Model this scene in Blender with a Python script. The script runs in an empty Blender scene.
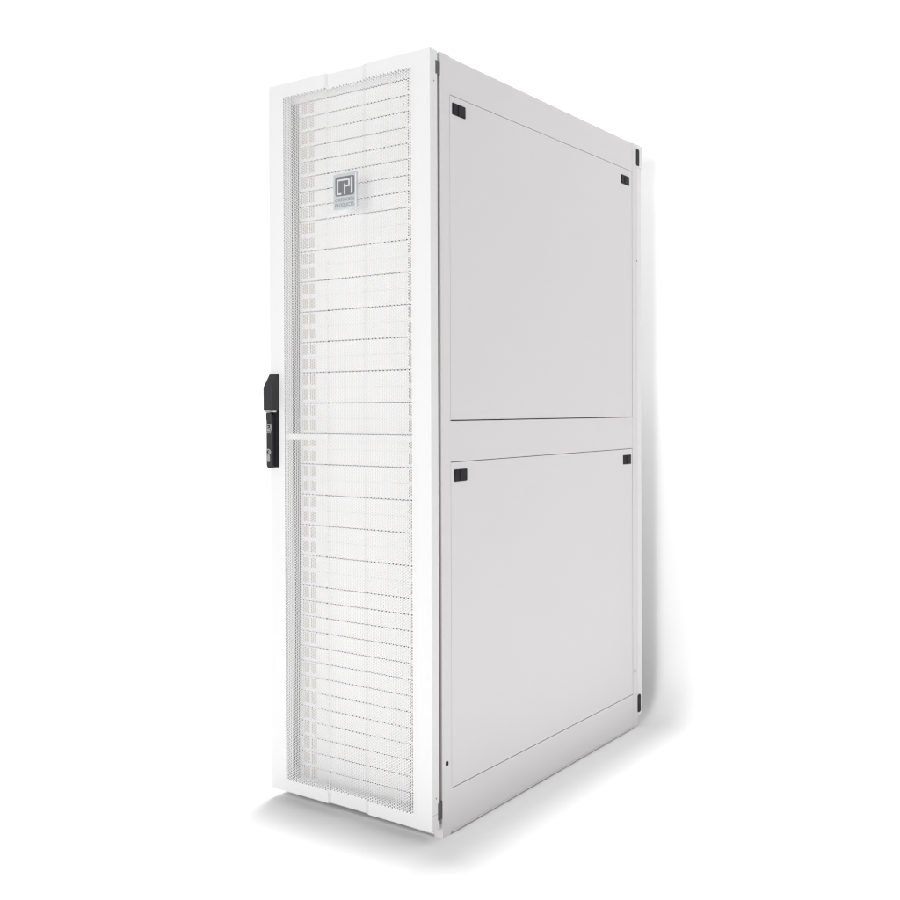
import bpy, bmesh, math
from mathutils import Matrix, Vector

C = bpy.context.scene.collection
W = 0.6            # width
ZT = 2.138         # top of posts
YF = -0.0486       # front plane of the door
YB = -0.0139       # back plane of the door
D = 1.2367         # back of the frame
DR = 1.2796        # back of the rear door

# ------------------------------------------------------------------ materials
def mat(name, col, rough=0.45, metal=0.0, spec=0.4, noise=0.0, nscale=900.0, bump=0.0, mottle=0.0):
    m = bpy.data.materials.new(name); m.use_nodes = True
    nt = m.node_tree; b = nt.nodes['Principled BSDF']
    b.inputs['Base Color'].default_value = (*col, 1)
    b.inputs['Roughness'].default_value = rough
    b.inputs['Metallic'].default_value = metal
    b.inputs['Specular IOR Level'].default_value = spec
    if noise or bump or mottle:
        tc = nt.nodes.new('ShaderNodeTexCoord')
        n = nt.nodes.new('ShaderNodeTexNoise'); n.inputs['Scale'].default_value = nscale
        n.inputs['Detail'].default_value = 2.0
        nt.links.new(tc.outputs['Object'], n.inputs['Vector'])
        if noise:
            mr = nt.nodes.new('ShaderNodeMapRange')
            mr.inputs['To Min'].default_value = 1 - noise; mr.inputs['To Max'].default_value = 1 + noise
            nt.links.new(n.outputs['Fac'], mr.inputs['Value'])
            fac = mr.outputs['Result']
            if mottle:
                n2 = nt.nodes.new('ShaderNodeTexNoise'); n2.inputs['Scale'].default_value = 6.0
                n2.inputs['Detail'].default_value = 4.0
                nt.links.new(tc.outputs['Object'], n2.inputs['Vector'])
                m2 = nt.nodes.new('ShaderNodeMapRange')
                m2.inputs['To Min'].default_value = 1 - mottle; m2.inputs['To Max'].default_value = 1 + mottle
                nt.links.new(n2.outputs['Fac'], m2.inputs['Value'])
                mm = nt.nodes.new('ShaderNodeMath'); mm.operation = 'MULTIPLY'
                nt.links.new(fac, mm.inputs[0]); nt.links.new(m2.outputs['Result'], mm.inputs[1])
                fac = mm.outputs[0]
            v = nt.nodes.new('ShaderNodeVectorMath'); v.operation = 'SCALE'
            v.inputs[0].default_value = col
            nt.links.new(fac, v.inputs['Scale'])
            nt.links.new(v.outputs['Vector'], b.inputs['Base Color'])
        if bump:
            bp = nt.nodes.new('ShaderNodeBump'); bp.inputs['Strength'].default_value = bump
            bp.inputs['Distance'].default_value = 0.0004
            nt.links.new(n.outputs['Fac'], bp.inputs['Height'])
            nt.links.new(bp.outputs['Normal'], b.inputs['Normal'])
    return m

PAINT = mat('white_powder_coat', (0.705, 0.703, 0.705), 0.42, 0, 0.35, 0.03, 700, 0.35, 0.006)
SIDE = mat('white_powder_coat_shaded', (0.645, 0.628, 0.635), 0.45, 0, 0.35, 0.03, 700, 0.35, 0.01)  # same white paint as the door, with the side's shade darkened into the colour
MESHM = mat('white_mesh_paint', (0.78, 0.776, 0.776), 0.45, 0, 0.3, 0.02, 300)
PANELM = mat('white_panel_plastic', (0.905, 0.897, 0.892), 0.5, 0, 0.3, 0.02, 300)
BEIGE = mat('beige_grey_zinc', (0.63, 0.585, 0.515), 0.5, 0.0, 0.3, 0.08, 200)
INNER = mat('grey_inner_steel', (0.24, 0.222, 0.215), 0.5, 0.0, 0.3, 0.05, 60)
GASKET = mat('brown_grey_foam_gasket', (0.42, 0.38, 0.37), 0.9, 0.0, 0.1, 0.1, 400)
BLACK = mat('black_plastic', (0.010, 0.0095, 0.013), 0.55, 0, 0.18, 0.10, 1500, 0.4)
BLACK2 = mat('black_plastic_satin', (0.028, 0.027, 0.029), 0.42, 0, 0.3, 0.08, 1500, 0.3)
DARK = mat('dark_hole', (0.012, 0.012, 0.016), 0.7, 0, 0.2, 0.05, 300)
CHROME = mat('satin_chrome', (0.72, 0.72, 0.73), 0.25, 1.0, 0.5, 0.05, 800)
SILVER = mat('silver_badge_plate', (0.66, 0.69, 0.705), 0.36, 0.5, 0.5, 0.03, 1200)
GUN = mat('gunmetal_emblem', (0.36, 0.365, 0.38), 0.3, 0.85, 0.5, 0.05, 900)
LIGHTSILVER = mat('bright_emblem_stroke', (0.70, 0.72, 0.73), 0.35, 0.3, 0.5, 0.02, 900)
TEXTM = mat('grey_badge_lettering', (0.30, 0.30, 0.31), 0.45, 0.2, 0.4, 0.04, 900)
HINGEM = mat('dark_grey_hinge', (0.06, 0.06, 0.068), 0.4, 0.3, 0.5, 0.06, 500)
SWEEP = mat('white_studio_paper', (0.92, 0.92, 0.92), 0.9, 0, 0.1, 0.006, 40)

# ------------------------------------------------------------------ mesh helpers
def box(bm, x0, x1, y0, y1, z0, z1, mi=0):
    v = [bm.verts.new(p) for p in ((x0,y0,z0),(x1,y0,z0),(x1,y1,z0),(x0,y1,z0),(x0,y0,z1),(x1,y0,z1),(x1,y1,z1),(x0,y1,z1))]
    fs = []
    for f in ((3,2,1,0),(4,5,6,7),(0,1,5,4),(1,2,6,5),(2,3,7,6),(3,0,4,7)):
        fc = bm.faces.new([v[i] for i in f]); fc.material_index = mi; fs.append(fc)
    return v, fs

def bevel_all(bm, w, seg=2):
    bmesh.ops.bevel(bm, geom=list(bm.edges), offset=w, offset_type='OFFSET', segments=seg, profile=0.6, affect='EDGES', clamp_overlap=True)

def prism(bm, pts, axis, a0, a1, mi=0):
    """extrude a 2-D outline along an axis; pts are the other two coordinates in x,y,z order"""
    def P(p, a):
        if axis == 'x': return (a, p[0], p[1])
        if axis == 'y': return (p[0], a, p[1])
        return (p[0], p[1], a)
    lo = [bm.verts.new(P(p, a0)) for p in pts]; hi = [bm.verts.new(P(p, a1)) for p in pts]
    n = len(pts)
    f = bm.faces.new(lo); f.material_index = mi
    f = bm.faces.new(hi[::-1]); f.material_index = mi
    for i in range(n):
        j = (i + 1) % n
        f = bm.faces.new((lo[i], hi[i], hi[j], lo[j])); f.material_index = mi

def rrect(a0, a1, b0, b1, r, seg=5, corners=(1,1,1,1)):
    out = []
    for k, (ca, cb, s) in enumerate(((a1-r, b1-r, 0), (a0+r, b1-r, 1), (a0+r, b0+r, 2), (a1-r, b0+r, 3))):
        if corners[k]:
            for i in range(seg + 1):
                t = (s + i / seg) * math.pi / 2
                out.append((ca + r * math.cos(t), cb + r * math.sin(t)))
        else:
            out.append(((a1, a0, a0, a1)[k], (b1, b1, b0, b0)[k]))
    return out

def obj(name, bm, mats, parent=None, smooth=False, bevel=None):
    bmesh.ops.recalc_face_normals(bm, faces=bm.faces)
    me = bpy.data.meshes.new(name); bm.to_mesh(me); bm.free()
    if not isinstance(mats, (list, tuple)): mats = [mats]
    for m in mats: me.materials.append(m)
    if smooth:
        for p in me.polygons: p.use_smooth = True
    o = bpy.data.objects.new(name, me); C.objects.link(o)
    if parent: o.parent = parent
    if bevel:
        b = o.modifiers.new('edge', 'BEVEL'); b.width = bevel; b.segments = 2; b.limit_method = 'ANGLE'
        b.angle_limit = math.radians(35)
    return o

def BM(): return bmesh.new()

# ------------------------------------------------------------------ the cabinet
cab = bpy.data.objects.new('server_cabinet', None); C.objects.link(cab)
cab['label'] = 'tall white server rack cabinet with perforated front door and black handle'
cab['category'] = 'server cabinet'

Y1, Y2 = 0.0425, 1.1935
# --- frame: posts, base and top beams, middle braces
bm = BM()
prism(bm, [(0.0, 0.0), (0.033, 0.0), (0.0375, 0.004), (0.0425, 0.0058), (0.0425, ZT), (0.0, ZT)], 'x', 0.5720, W)       # front right post (side profile y,z)
prism(bm, [(0.0, 0.0105), (0.0425, 0.0105), (0.0425, ZT), (0.0, ZT)], 'x', 0.0, 0.028)
box(bm, 0.56, W, 1.1948, D, 0.0012, ZT)
box(bm, 0.0, 0.04, 1.1948, D, 0.0012, ZT)
prism(bm, [(0.028, 0.0105), (0.30, 0.0105), (0.572, 0.0045), (0.572, 0.038), (0.028, 0.038)], 'y', 0.0015, 0.028)   # front base beam
box(bm, 0.028, 0.572, 0.034, 0.0560, 2.1005, ZT-0.002)     # front top beam
box(bm, 0.04, 0.56, 1.20, 1.235, 0.006, 0.10)
box(bm, 0.04, 0.56, 1.20, 1.235, 2.06, ZT-0.002)
for x0, x1 in ((0.575, W), (0.0, 0.025)):
    box(bm, x0, x1, 0.0425, 1.1934, 2.0335, 2.1352)       # top side beam
    box(bm, x0, x1, 0.0425, 1.1934, 1.0257, 1.1378)       # middle brace
    box(bm, x0, x1, 0.0425, 1.1934, 0.0058, 0.1252)       # base side beam
# rolled lip along the lower edge of the base beam
box(bm, 0.5990, 0.6022, 0.046, 1.185, 0.0050, 0.0085)
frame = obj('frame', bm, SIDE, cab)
# levelling feet under the base, foam gasket on the posts behind the door
for (x, y) in ((0.06, 0.17), (0.54, 0.17), (0.06, 1.1), (0.54, 1.1)):
    bm = BM()
    prism(bm, [(x + 0.02*math.cos(a*math.pi/8), y + 0.02*math.sin(a*math.pi/8)) for a in range(16)], 'z', 0.0005, 0.008)
    prism(bm, [(x + 0.006*math.cos(a*math.pi/6), y + 0.006*math.sin(a*math.pi/6)) for a in range(12)], 'z', 0.0075, 0.0205)
    obj('levelling_foot', bm, INNER, cab)
for (x0, x1) in ((0.0020, 0.0270), (0.5730, 0.5965)):
    bm = BM(); box(bm, x0, x1, -0.0030, -0.0003, 0.040, 2.09); obj('gasket', bm, GASKET, cab)

# screw holes in the posts: dark plugs a hair proud of the paint
for (y, z, ry, rz) in ((0.022, 0.2, 0.0045, 0.0068), (1.2108, 0.208, 0.0045, 0.0052), (1.2335, 1.7126, 0.0022, 0.0028)):
    bm = BM()
    prism(bm, [(y + ry*math.cos(a*math.pi/8), z + rz*math.sin(a*math.pi/8)) for a in range(16)], 'x', W-0.004, W+0.0008)
    obj('screw_hole', bm, DARK if z < 1 else HINGEM, cab)

bm = BM(); box(bm, 0.0285, 0.5715, 0.0280, 0.0338, 2.0988, 2.134); obj('header_strip', bm, PANELM, cab)

# top cover, floor plate
bm = BM(); box(bm, 0.026, 0.574, 0.0565, 1.199, 2.118, 2.132); obj('roof_panel', bm, SIDE, cab)
bm = BM(); box(bm, 0.026, 0.574, 0.029, 1.199, 0.020, 0.028); obj('floor_plate', bm, INNER, cab)

# --- side panels with latches
def latch(y0, y1, z0, z1, parent, side_x=W):
    w, h = y1-y0, z1-z0
    bm = BM()
    x = side_x
    prism(bm, rrect(y0, y1, z0, z1, 0.0035, 4), 'x', x-0.006, x+0.0012, 0)           # bezel plate
    prism(bm, rrect(y0+w*0.06, y0+w*0.27, z0+h*0.07, z1-h*0.07, 0.002, 3), 'x', x+0.0005, x+0.0022, 1)
    prism(bm, rrect(y0+w*0.44, y1-w*0.06, z0+h*0.07, z1-h*0.07, 0.003, 3), 'x', x+0.0005, x+0.0030, 1)
    return obj('latch', bm, [BLACK, BLACK], parent, bevel=0.0006)

GP = 0.0014
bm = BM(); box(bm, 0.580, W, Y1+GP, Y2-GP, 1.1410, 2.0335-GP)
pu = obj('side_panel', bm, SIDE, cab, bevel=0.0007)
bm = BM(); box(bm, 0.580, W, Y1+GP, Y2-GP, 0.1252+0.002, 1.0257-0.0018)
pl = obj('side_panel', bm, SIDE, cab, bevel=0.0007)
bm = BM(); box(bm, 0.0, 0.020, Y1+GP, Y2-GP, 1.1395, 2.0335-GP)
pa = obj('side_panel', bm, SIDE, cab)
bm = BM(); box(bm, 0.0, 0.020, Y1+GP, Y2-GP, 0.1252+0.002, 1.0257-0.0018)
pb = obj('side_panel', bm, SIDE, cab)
latch(0.0545, 0.1195, 1.9815, 2.0145, pu)
latch(1.1020, 1.1688, 1.9755, 2.0080, pu)
latch(0.0585, 0.1223, 0.9700, 1.0040, pl)
latch(1.1152, 1.1795, 0.9695, 1.0035, pl)

# --- rear door
bm = BM()
prism(bm, [(0.001, D+0.0015), (W-0.0005, D+0.0015), (W-0.0045, DR), (0.005, DR)], 'z', 0.036, 2.058)
prism(bm, [(0.001, D+0.0012), (W, D+0.0012), (W-0.0002, DR), (0.005, DR)], 'z', 2.0582, ZT+0.0008)
rear = obj('rear_door', bm, PAINT, cab, bevel=0.0008)
for (y0, y1, z0, z1) in ((1.2275, 1.2525, 2.0620, 2.1225), (1.2325, 1.2575, 0.0500, 0.1140)):
    bm = BM(); prism(bm, rrect(y0, y1, z0, z1, 0.006, 4), 'x', W-0.010, W+0.0015)
    obj('hinge', bm, BLACK, rear)

# --- front door
XA, XB, XC, XD = 0.2248, 0.2315, 0.3600, 0.3788
RY = YF + 0.009
def yfront(x):
    if x <= XA or x >= XD: return YF
    if XB <= x <= XC: return RY
    if x < XB: return YF + (RY-YF)*(x-XA)/(XB-XA)
    return RY + (YF-RY)*(x-XC)/(XD-XC)
DX = 0.00645; PV = DX*2/math.sqrt(3)
PX0, PX1 = 0.0601, 0.5378
PZ0, PZ1 = 0.0695, 2.0976
ZB = 0.0320
NC = round((PX1-PX0)/DX); NR = round((PZ1-PZ0)/PV)
bm = BM()
xs = [0.0, PX0-0.0015, XA, XB, XC, XD, PX1+0.0015, W]
zs = [ZB, PZ0-0.0015, PZ1+0.0015, ZT]
vf, vb = {}, {}
def VF(i, j):
    if (i, j) not in vf: vf[(i, j)] = bm.verts.new((xs[i], yfront(xs[i]), zs[j]))
    return vf[(i, j)]
def VB(i, j):
    if (i, j) not in vb: vb[(i, j)] = bm.verts.new((xs[i], YB, zs[j]))
    return vb[(i, j)]
solid = {(i, j) for i in range(7) for j in range(3) if not (j == 1 and 1 <= i <= 5)}
for (i, j) in solid:
    bm.faces.new((VF(i,j), VF(i+1,j), VF(i+1,j+1), VF(i,j+1)))
    bm.faces.new((VB(i,j+1), VB(i+1,j+1), VB(i+1,j), VB(i,j)))
    for (di, dj, a, b) in ((-1,0,(i,j),(i,j+1)), (1,0,(i+1,j+1),(i+1,j)), (0,-1,(i+1,j),(i,j)), (0,1,(i,j+1),(i+1,j+1))):
        if (i+di, j+dj) not in solid:
            bm.faces.new((VF(*a), VF(*b), VB(*b), VB(*a)))
door = obj('front_door', bm, PAINT, cab, bevel=0.0016)

# perforated sheet: a hexagonal lattice of real holes
verts, faces, rim = [], [], []
R6 = PV/math.sqrt(3)
index = {}
def vid(x, z, layer):
    k = (round(x*2e4), round(z*2e4), layer)
    if k not in index:
        index[k] = len(verts)
        verts.append((x, yfront(x) - 0.0004 + layer*0.0010, z))
    return index[k]
KH = 0.765
for i in range(-1, NC+1):
    cx = PX0 + (i+0.5)*DX
    for j in range(-1, NR+1):
        cz = PZ0 + (j+0.5 + (0.5 if i % 2 else 0.0) - 0.25)*PV
        out = [(cx + R6*math.cos(k*math.pi/3), cz + R6*math.sin(k*math.pi/3)) for k in range(6)]
        o0 = [vid(x, z, 0) for x, z in out]
        if i in (-1, NC) or j in (-1, NR):
            rim.append(len(faces)); faces.append(o0[::-1]); continue
        inn = [(cx + KH*R6*math.cos(k*math.pi/3), cz + KH*R6*math.sin(k*math.pi/3)) for k in range(6)]
        i0 = [vid(x, z, 0) for x, z in inn]; i1 = [vid(x, z, 1) for x, z in inn]
        o1 = [vid(x, z, 1) for x, z in out]
        for k in range(6):
            n = (k+1) % 6
            faces.append((o0[n], o0[k], i0[k], i0[n]))
            faces.append((i0[n], i0[k], i1[k], i1[n]))
            faces.append((o1[k], o1[n], i1[n], i1[k]))
me = bpy.data.meshes.new('perforated_sheet'); me.from_pydata(verts, [], faces); me.materials.append(MESHM); me.materials.append(PAINT); me.update()
for q in rim: me.polygons[q].material_index = 1
sheet = bpy.data.objects.new('perforated_sheet', me); C.objects.link(sheet); sheet.parent = door

bm = BM()
prism(bm, [(x, yfront(x)+0.0060) for x in (0.052, XA, XB, XC, XD, 0.548)] + [(0.548, -0.022), (0.052, -0.022)], 'z', 1.0810, 1.0985)
obj('crossbar', bm, PANELM, door)
# two pivot hinges in the gap between door and post
for (z0, z1) in ((2.0730, 2.1110), (0.0560, 0.1045)):
    bm = BM(); box(bm, 0.575, 0.5985, YB-0.0075, -0.001, z0, z1)
    box(bm, 0.5975, 0.6006, YB-0.0085, YB+0.0015, z0+0.001, z1-0.001)
    obj('hinge', bm, HINGEM, door)
for z in (2.0521, 0.1195):
    bm = BM()
    prism(bm, [(-0.0300 + 0.0014*math.cos(a*math.pi/6), z + 0.0018*math.sin(a*math.pi/6)) for a in range(12)], 'x', W-0.003, W+0.0006)
    obj('screw', bm, HINGEM, door)
# weld seam where the bottom rail meets the stile
bm = BM(); box(bm, W-0.002, W+0.0003, YF+0.002, YB-0.001, 0.0760, 0.0768); obj('weld_seam', bm, INNER, door)

# --- inside: mounting rails and blanking panels
bm = BM()
box(bm, 0.0305, 0.0390, 0.016, 0.024, 0.083, 2.094)
box(bm, 0.0480, 0.0580, 0.044, 0.080, 0.083, 2.094)
obj('mounting_rail', bm, INNER, cab)
bm = BM()
box(bm, 0.5420, 0.5500, 0.016, 0.024, 0.083, 2.094)
box(bm, 0.5160, 0.5250, 0.044, 0.080, 0.083, 2.094)
obj('mounting_rail', bm, INNER, cab)

def lerp(k):
    K = ((-1, 2.0975), (0, 2.0526), (7, 1.7386), (11, 1.5572), (17, 1.2824), (34, 0.4996), (42, 0.1335), (43, 0.0880), (44, 0.0430))
    for (a, za), (b, zb) in zip(K, K[1:]):
        if k <= b: return za + (zb-za)*(k-a)/(b-a)
    return K[-1][1]
def wide(k): return k <= 7 or (k % 2 == 1) or k >= 31
PYF = 0.032
def blank(z0, z1):
    """face plate with two vent windows at each end, each with a recessed zinc back"""
    bm = BM()
    h = z1 - z0
    wz0, wz1 = z0 + 0.0085, z0 + 0.0395
    cols = [0.0470, 0.0568, 0.0824, 0.0888, 0.1108, 0.4625, 0.4845, 0.4910, 0.5165, 0.5262]
    rows = [z0, wz0, wz1, z1]
    V = {}
    def v(i, j, y):
        if (i, j, y) not in V: V[(i, j, y)] = bm.verts.new((cols[i], y, rows[j]))
        return V[(i, j, y)]
    openc = {1, 3, 5, 7}
    y0, y1 = PYF, PYF+0.006
    for i in range(9):
        for j in range(3):
            if j == 1 and i in openc:
                f = bm.faces.new((v(i,j,y1), v(i+1,j,y1), v(i+1,j+1,y1), v(i,j+1,y1))); f.material_index = 1
                for a, b in (((i,j),(i+1,j)), ((i+1,j),(i+1,j+1)), ((i+1,j+1),(i,j+1)), ((i,j+1),(i,j))):
                    bm.faces.new((v(*a,y0), v(*b,y0), v(*b,y1), v(*a,y1)))
            else:
                bm.faces.new((v(i,j,y0), v(i+1,j,y0), v(i+1,j+1,y0), v(i,j+1,y0)))
    # returns to the rear
    y2 = PYF+0.020
    A = [bm.verts.new((cols[0], y2, z0)), bm.verts.new((cols[-1], y2, z0)), bm.verts.new((cols[-1], y2, z1)), bm.verts.new((cols[0], y2, z1))]
    bot = [v(i, 0, y0) for i in range(10)]; top = [v(i, 3, y0) for i in range(10)]
    bm.faces.new(bot[::-1] + [A[0], A[1]][0:1] + [A[1]])
    bm.faces.new(top + [A[2], A[3]])
    bm.faces.new([v(0, j, y0) for j in range(4)] + [A[3], A[0]])
    bm.faces.new([v(9, j, y0) for j in range(3, -1, -1)] + [A[1], A[2]])
    bm.faces.new((A[3], A[2], A[1], A[0]))
    return obj('blanking_panel', bm, [PANELM, BEIGE], cab)
for k in range(-1, 44):
    zt, zb = lerp(k), lerp(k+1)
    gt = 0.0018 if wide(k) else 0.0003
    gb = 0.0018 if wide(k+1) else 0.0003
    blank(zb+gb, zt-gt)

# --- swing handle on the left stile
h = bpy.data.objects.new('door_handle', None); C.objects.link(h); h.parent = cab
bm = BM()
prism(bm, rrect(0.0030, 0.0385, 0.9985, 1.1690, 0.003, 3), 'y', YF-0.006, YF+0.002)
box(bm, 0.0150, 0.0372, YF-0.0095, YF-0.005, 1.0000, 1.1680)
obj('backplate', bm, BLACK, h, bevel=0.0010)
bm = BM()    # head of the handle with its sloped top
prism(bm, [(YF+0.001, 1.1675), (YF-0.0300, 1.1675), (YF-0.0305, 1.2370), (YF-0.0050, 1.2768), (YF+0.001, 1.2768)], 'x', 0.0028, 0.0388)
obj('handle_head', bm, BLACK2, h, bevel=0.0014)
bm = BM()    # thin chrome collar below the head
box(bm, 0.0055, 0.0365, YF-0.0265, YF-0.004, 1.1632, 1.1672)
obj('collar', bm, CHROME, h)
bm = BM()    # swing lever
prism(bm, rrect(0.0050, 0.0285, 0.9955, 1.1600, 0.0115, 8), 'y', YF-0.0205, YF-0.0085)
prism(bm, rrect(0.0062, 0.0270, 1.1380, 1.1628, 0.004, 4), 'y', YF-0.0235, YF-0.0200)
obj('lever', bm, BLACK2, h, bevel=0.0016)
bm = BM()    # square lock emblem
prism(bm, rrect(0.0060, 0.0265, 1.1070, 1.1290, 0.002, 3), 'y', YF-0.0222, YF-0.0200, 0)
yy0, yy1 = YF-0.0230, YF-0.0221
box(bm, 0.0120, 0.0215, yy0, yy1, 1.1215, 1.1243, 1)
box(bm, 0.0190, 0.0217, yy0-0.0001, yy1, 1.1160, 1.1225, 1)
box(bm, 0.0125, 0.0178, yy0, yy1, 1.1150, 1.1178, 1)
box(bm, 0.0222, 0.0243, yy0, yy1, 1.1100, 1.1138, 1)
for q in range(3): box(bm, 0.0070+q*0.0062, 0.0112+q*0.0062, YF-0.0212, YF-0.0203, 1.1005, 1.1032, 0)
obj('lock_plate', bm, [CHROME, BLACK], h)
bm = BM()    # key cylinder: ring and profile body
n = 20; cx, cz = 0.0152, 1.0450
for k in range(n):
    a0, a1 = 2*math.pi*k/n, 2*math.pi*(k+1)/n
    for (ra, rb) in ((0.0102, 0.0062),):
        p = [(cx+ra*math.cos(a0), cz+ra*0.9*math.sin(a0)), (cx+ra*math.cos(a1), cz+ra*0.9*math.sin(a1)), (cx+rb*math.cos(a1), cz+rb*0.9*math.sin(a1)), (cx+rb*math.cos(a0), cz+rb*0.9*math.sin(a0))]
        prism(bm, p, 'y', YF-0.0222, YF-0.0200)
prism(bm, rrect(cx-0.0058, cx+0.0058, 1.0150, 1.0365, 0.0055, 5), 'y', YF-0.0218, YF-0.0200)
prism(bm, rrect(cx-0.0012, cx+0.0042, cz-0.0040, cz+0.0030, 0.001, 2), 'y', YF-0.0216, YF-0.0200)
obj('key_cylinder', bm, CHROME, h)

# --- badge on the mesh
BY = -0.0475
badge = bpy.data.objects.new('badge', None); C.objects.link(badge); badge.parent = cab
bm = BM()
prism(bm, rrect(0.2560, 0.3408, 1.7402, 1.8410, 0.0012, 3), 'y', BY, RY+0.0002)
obj('plate', bm, SILVER, badge, bevel=0.0012)
ex0, ex1, ez0, ez1 = 0.2640, 0.3352, 1.7775, 1.8325
bm = BM()
prism(bm, rrect(ex0, ex1, ez0, ez1, 0.007, 6), 'y', BY-0.0006, BY+0.001)
obj('emblem', bm, GUN, badge)
def E(u, v): return (ex0 + u*(ex1-ex0), ez0 + v*(ez1-ez0))
bm = BM()
def stroke(u0, u1, v0, v1, dy=0):
    a, b = E(u0, v0); c, d = E(u1, v1)
    box(bm, a, c, BY-0.0022-dy, BY-0.0004, b, d)
t, tv = 0.075, 0.085
stroke(0.09, 0.09+t*1.1, 0.07, 0.86)                    # C: left upright
stroke(0.09+t*1.1, 0.33, 0.07, 0.07+tv, .00005)         # C: foot
stroke(0.09+t*1.1, 0.70, 0.86-tv, 0.86, .00005)         # shared top bar
stroke(0.70, 0.70+t, 0.45, 0.86)                        # P: right side of bowl
stroke(0.54, 0.70, 0.45, 0.45+tv, .00005)               # P: foot of bowl
stroke(0.47, 0.47+t*0.95, 0.07, 0.62)                   # P: stem
stroke(0.83, 0.83+t*1.15, 0.08, 0.92)                   # I
obj('emblem_stroke', bm, LIGHTSILVER, badge)
def text_mesh(txt, x0, x1, z0, z1):
    cu = bpy.data.curves.new('t', 'FONT'); cu.body = txt; cu.size = 1.0; cu.extrude = 0.02; cu.space_character = 1.12
    cu.resolution_u = 3
    to = bpy.data.objects.new('t', cu); C.objects.link(to)
    dg = bpy.context.evaluated_depsgraph_get(); dg.update()
    me = bpy.data.meshes.new_from_object(to.evaluated_get(dg))
    bpy.data.objects.remove(to)
    mx = [v.co.x for v in me.vertices]; my = [v.co.y for v in me.vertices]
    a, b, c, d = min(mx), max(mx), min(my), max(my)
    for v in me.vertices:
        x = x0 + (v.co.x-a)/(b-a)*(x1-x0); z = z0 + (v.co.y-c)/(d-c)*(z1-z0)
        v.co = (x, BY - 0.0006 + (0.0009 if v.co.z < 0 else 0), z)
    me.materials.append(TEXTM)
    o = bpy.data.objects.new('lettering', me); C.objects.link(o); o.parent = badge
text_mesh('CHATSWORTH', 0.2632, 0.3330, 1.7618, 1.7718)
text_mesh('PRODUCTS', 0.2632, 0.3330, 1.7470, 1.7570)

# ------------------------------------------------------------------ setting: seamless white studio sweep
bm = BM()
prof = [(-9.0, 0.0), (1.24, 0.0)]
YW = 1.47; r = 0.18
prof = [(-9.0, 0.0), (YW-r, 0.0)] + [(YW-r + r*math.sin(a*math.pi/24), r - r*math.cos(a*math.pi/24)) for a in range(1, 12)] + [(YW, r), (YW, 5.2)]
rows = [[bm.verts.new((x, y, z)) for (y, z) in prof] for x in (-10.0, 9.0)]
for i in range(len(prof)-1):
    bm.faces.new((rows[0][i], rows[1][i], rows[1][i+1], rows[0][i+1]))
sw = obj('backdrop', bm, SWEEP, None, smooth=True)
sw['kind'] = 'structure'; sw['label'] = 'seamless white studio backdrop and floor under the cabinet'

# ------------------------------------------------------------------ light
w = bpy.data.worlds.new('World'); bpy.context.scene.world = w; w.use_nodes = True
bg = w.node_tree.nodes['Background']
bg.inputs['Color'].default_value = (1.0, 0.995, 1.0, 1); bg.inputs['Strength'].default_value = 0.46

def area(name, loc, target, size, power, col=(1,1,1), shape='DISK', size_y=None):
    l = bpy.data.lights.new(name, 'AREA'); l.shape = shape; l.size = size; l.energy = power; l.color = col
    if size_y: l.size_y = size_y
    o = bpy.data.objects.new(name, l); C.objects.link(o); o.location = loc
    o.rotation_euler = (Vector(target)-Vector(loc)).to_track_quat('-Z', 'Y').to_euler()
    return o
area('added_overhead_light', (0.05, 0.45, 7.6), (0.05, 0.45, 0), 0.8, 500)  # added light, casts the floor shadow and whitens the open floor
area('key_softbox', (1.6, -9.0, 1.5), (0.3, 0, 1.35), 2.6, 430, (1, 1, 1))
area('added_backdrop_fill', (-3.0, -1.0, 4.2), (-4.2, 1.36, 3.4), 1.0, 36, (1, 1, 1))  # added fill, keeps the far left of the backdrop white




# ------------------------------------------------------------------ camera
f, cx, cy = 1045.9449, 450.0275, 418.3785
yaw, pitch, roll = 0.6147, -0.0089, -0.0034
cs, sn = math.cos(yaw), math.sin(yaw)
right = Vector((cs, sn, 0)); f0 = Vector((-sn, cs, 0)); up = Vector((0, 0, 1))
fwd = f0*math.cos(pitch) + up*math.sin(pitch); up2 = up*math.cos(pitch) - f0*math.sin(pitch)
Rv = right*math.cos(roll) + up2*math.sin(roll); Uv = -right*math.sin(roll) + up2*math.cos(roll)
M = Matrix(((Rv.x, Uv.x, -fwd.x, 2.2559), (Rv.y, Uv.y, -fwd.y, -2.3054), (Rv.z, Uv.z, -fwd.z, 1.1709), (0, 0, 0, 1)))
cd = bpy.data.cameras.new('camera'); cam = bpy.data.objects.new('camera', cd); C.objects.link(cam)
cam.matrix_world = M
cd.sensor_width = 36; cd.lens = f/900*36; cd.shift_x = (450-cx)/900; cd.shift_y = (cy-450)/900
cd.clip_start = 0.05; cd.clip_end = 200
bpy.context.scene.camera = cam
vs = bpy.context.scene.view_settings
vs.view_transform = 'Standard'; vs.look = 'None'; vs.exposure = 0; vs.gamma = 1
cyc = bpy.context.scene.cycles
cyc.use_denoising = True; cyc.denoiser = 'OPENIMAGEDENOISE'; cyc.denoising_input_passes = 'RGB_ALBEDO_NORMAL'
cyc.denoising_prefilter = 'NONE'; cyc.use_adaptive_sampling = False; cyc.filter_width = 1.3
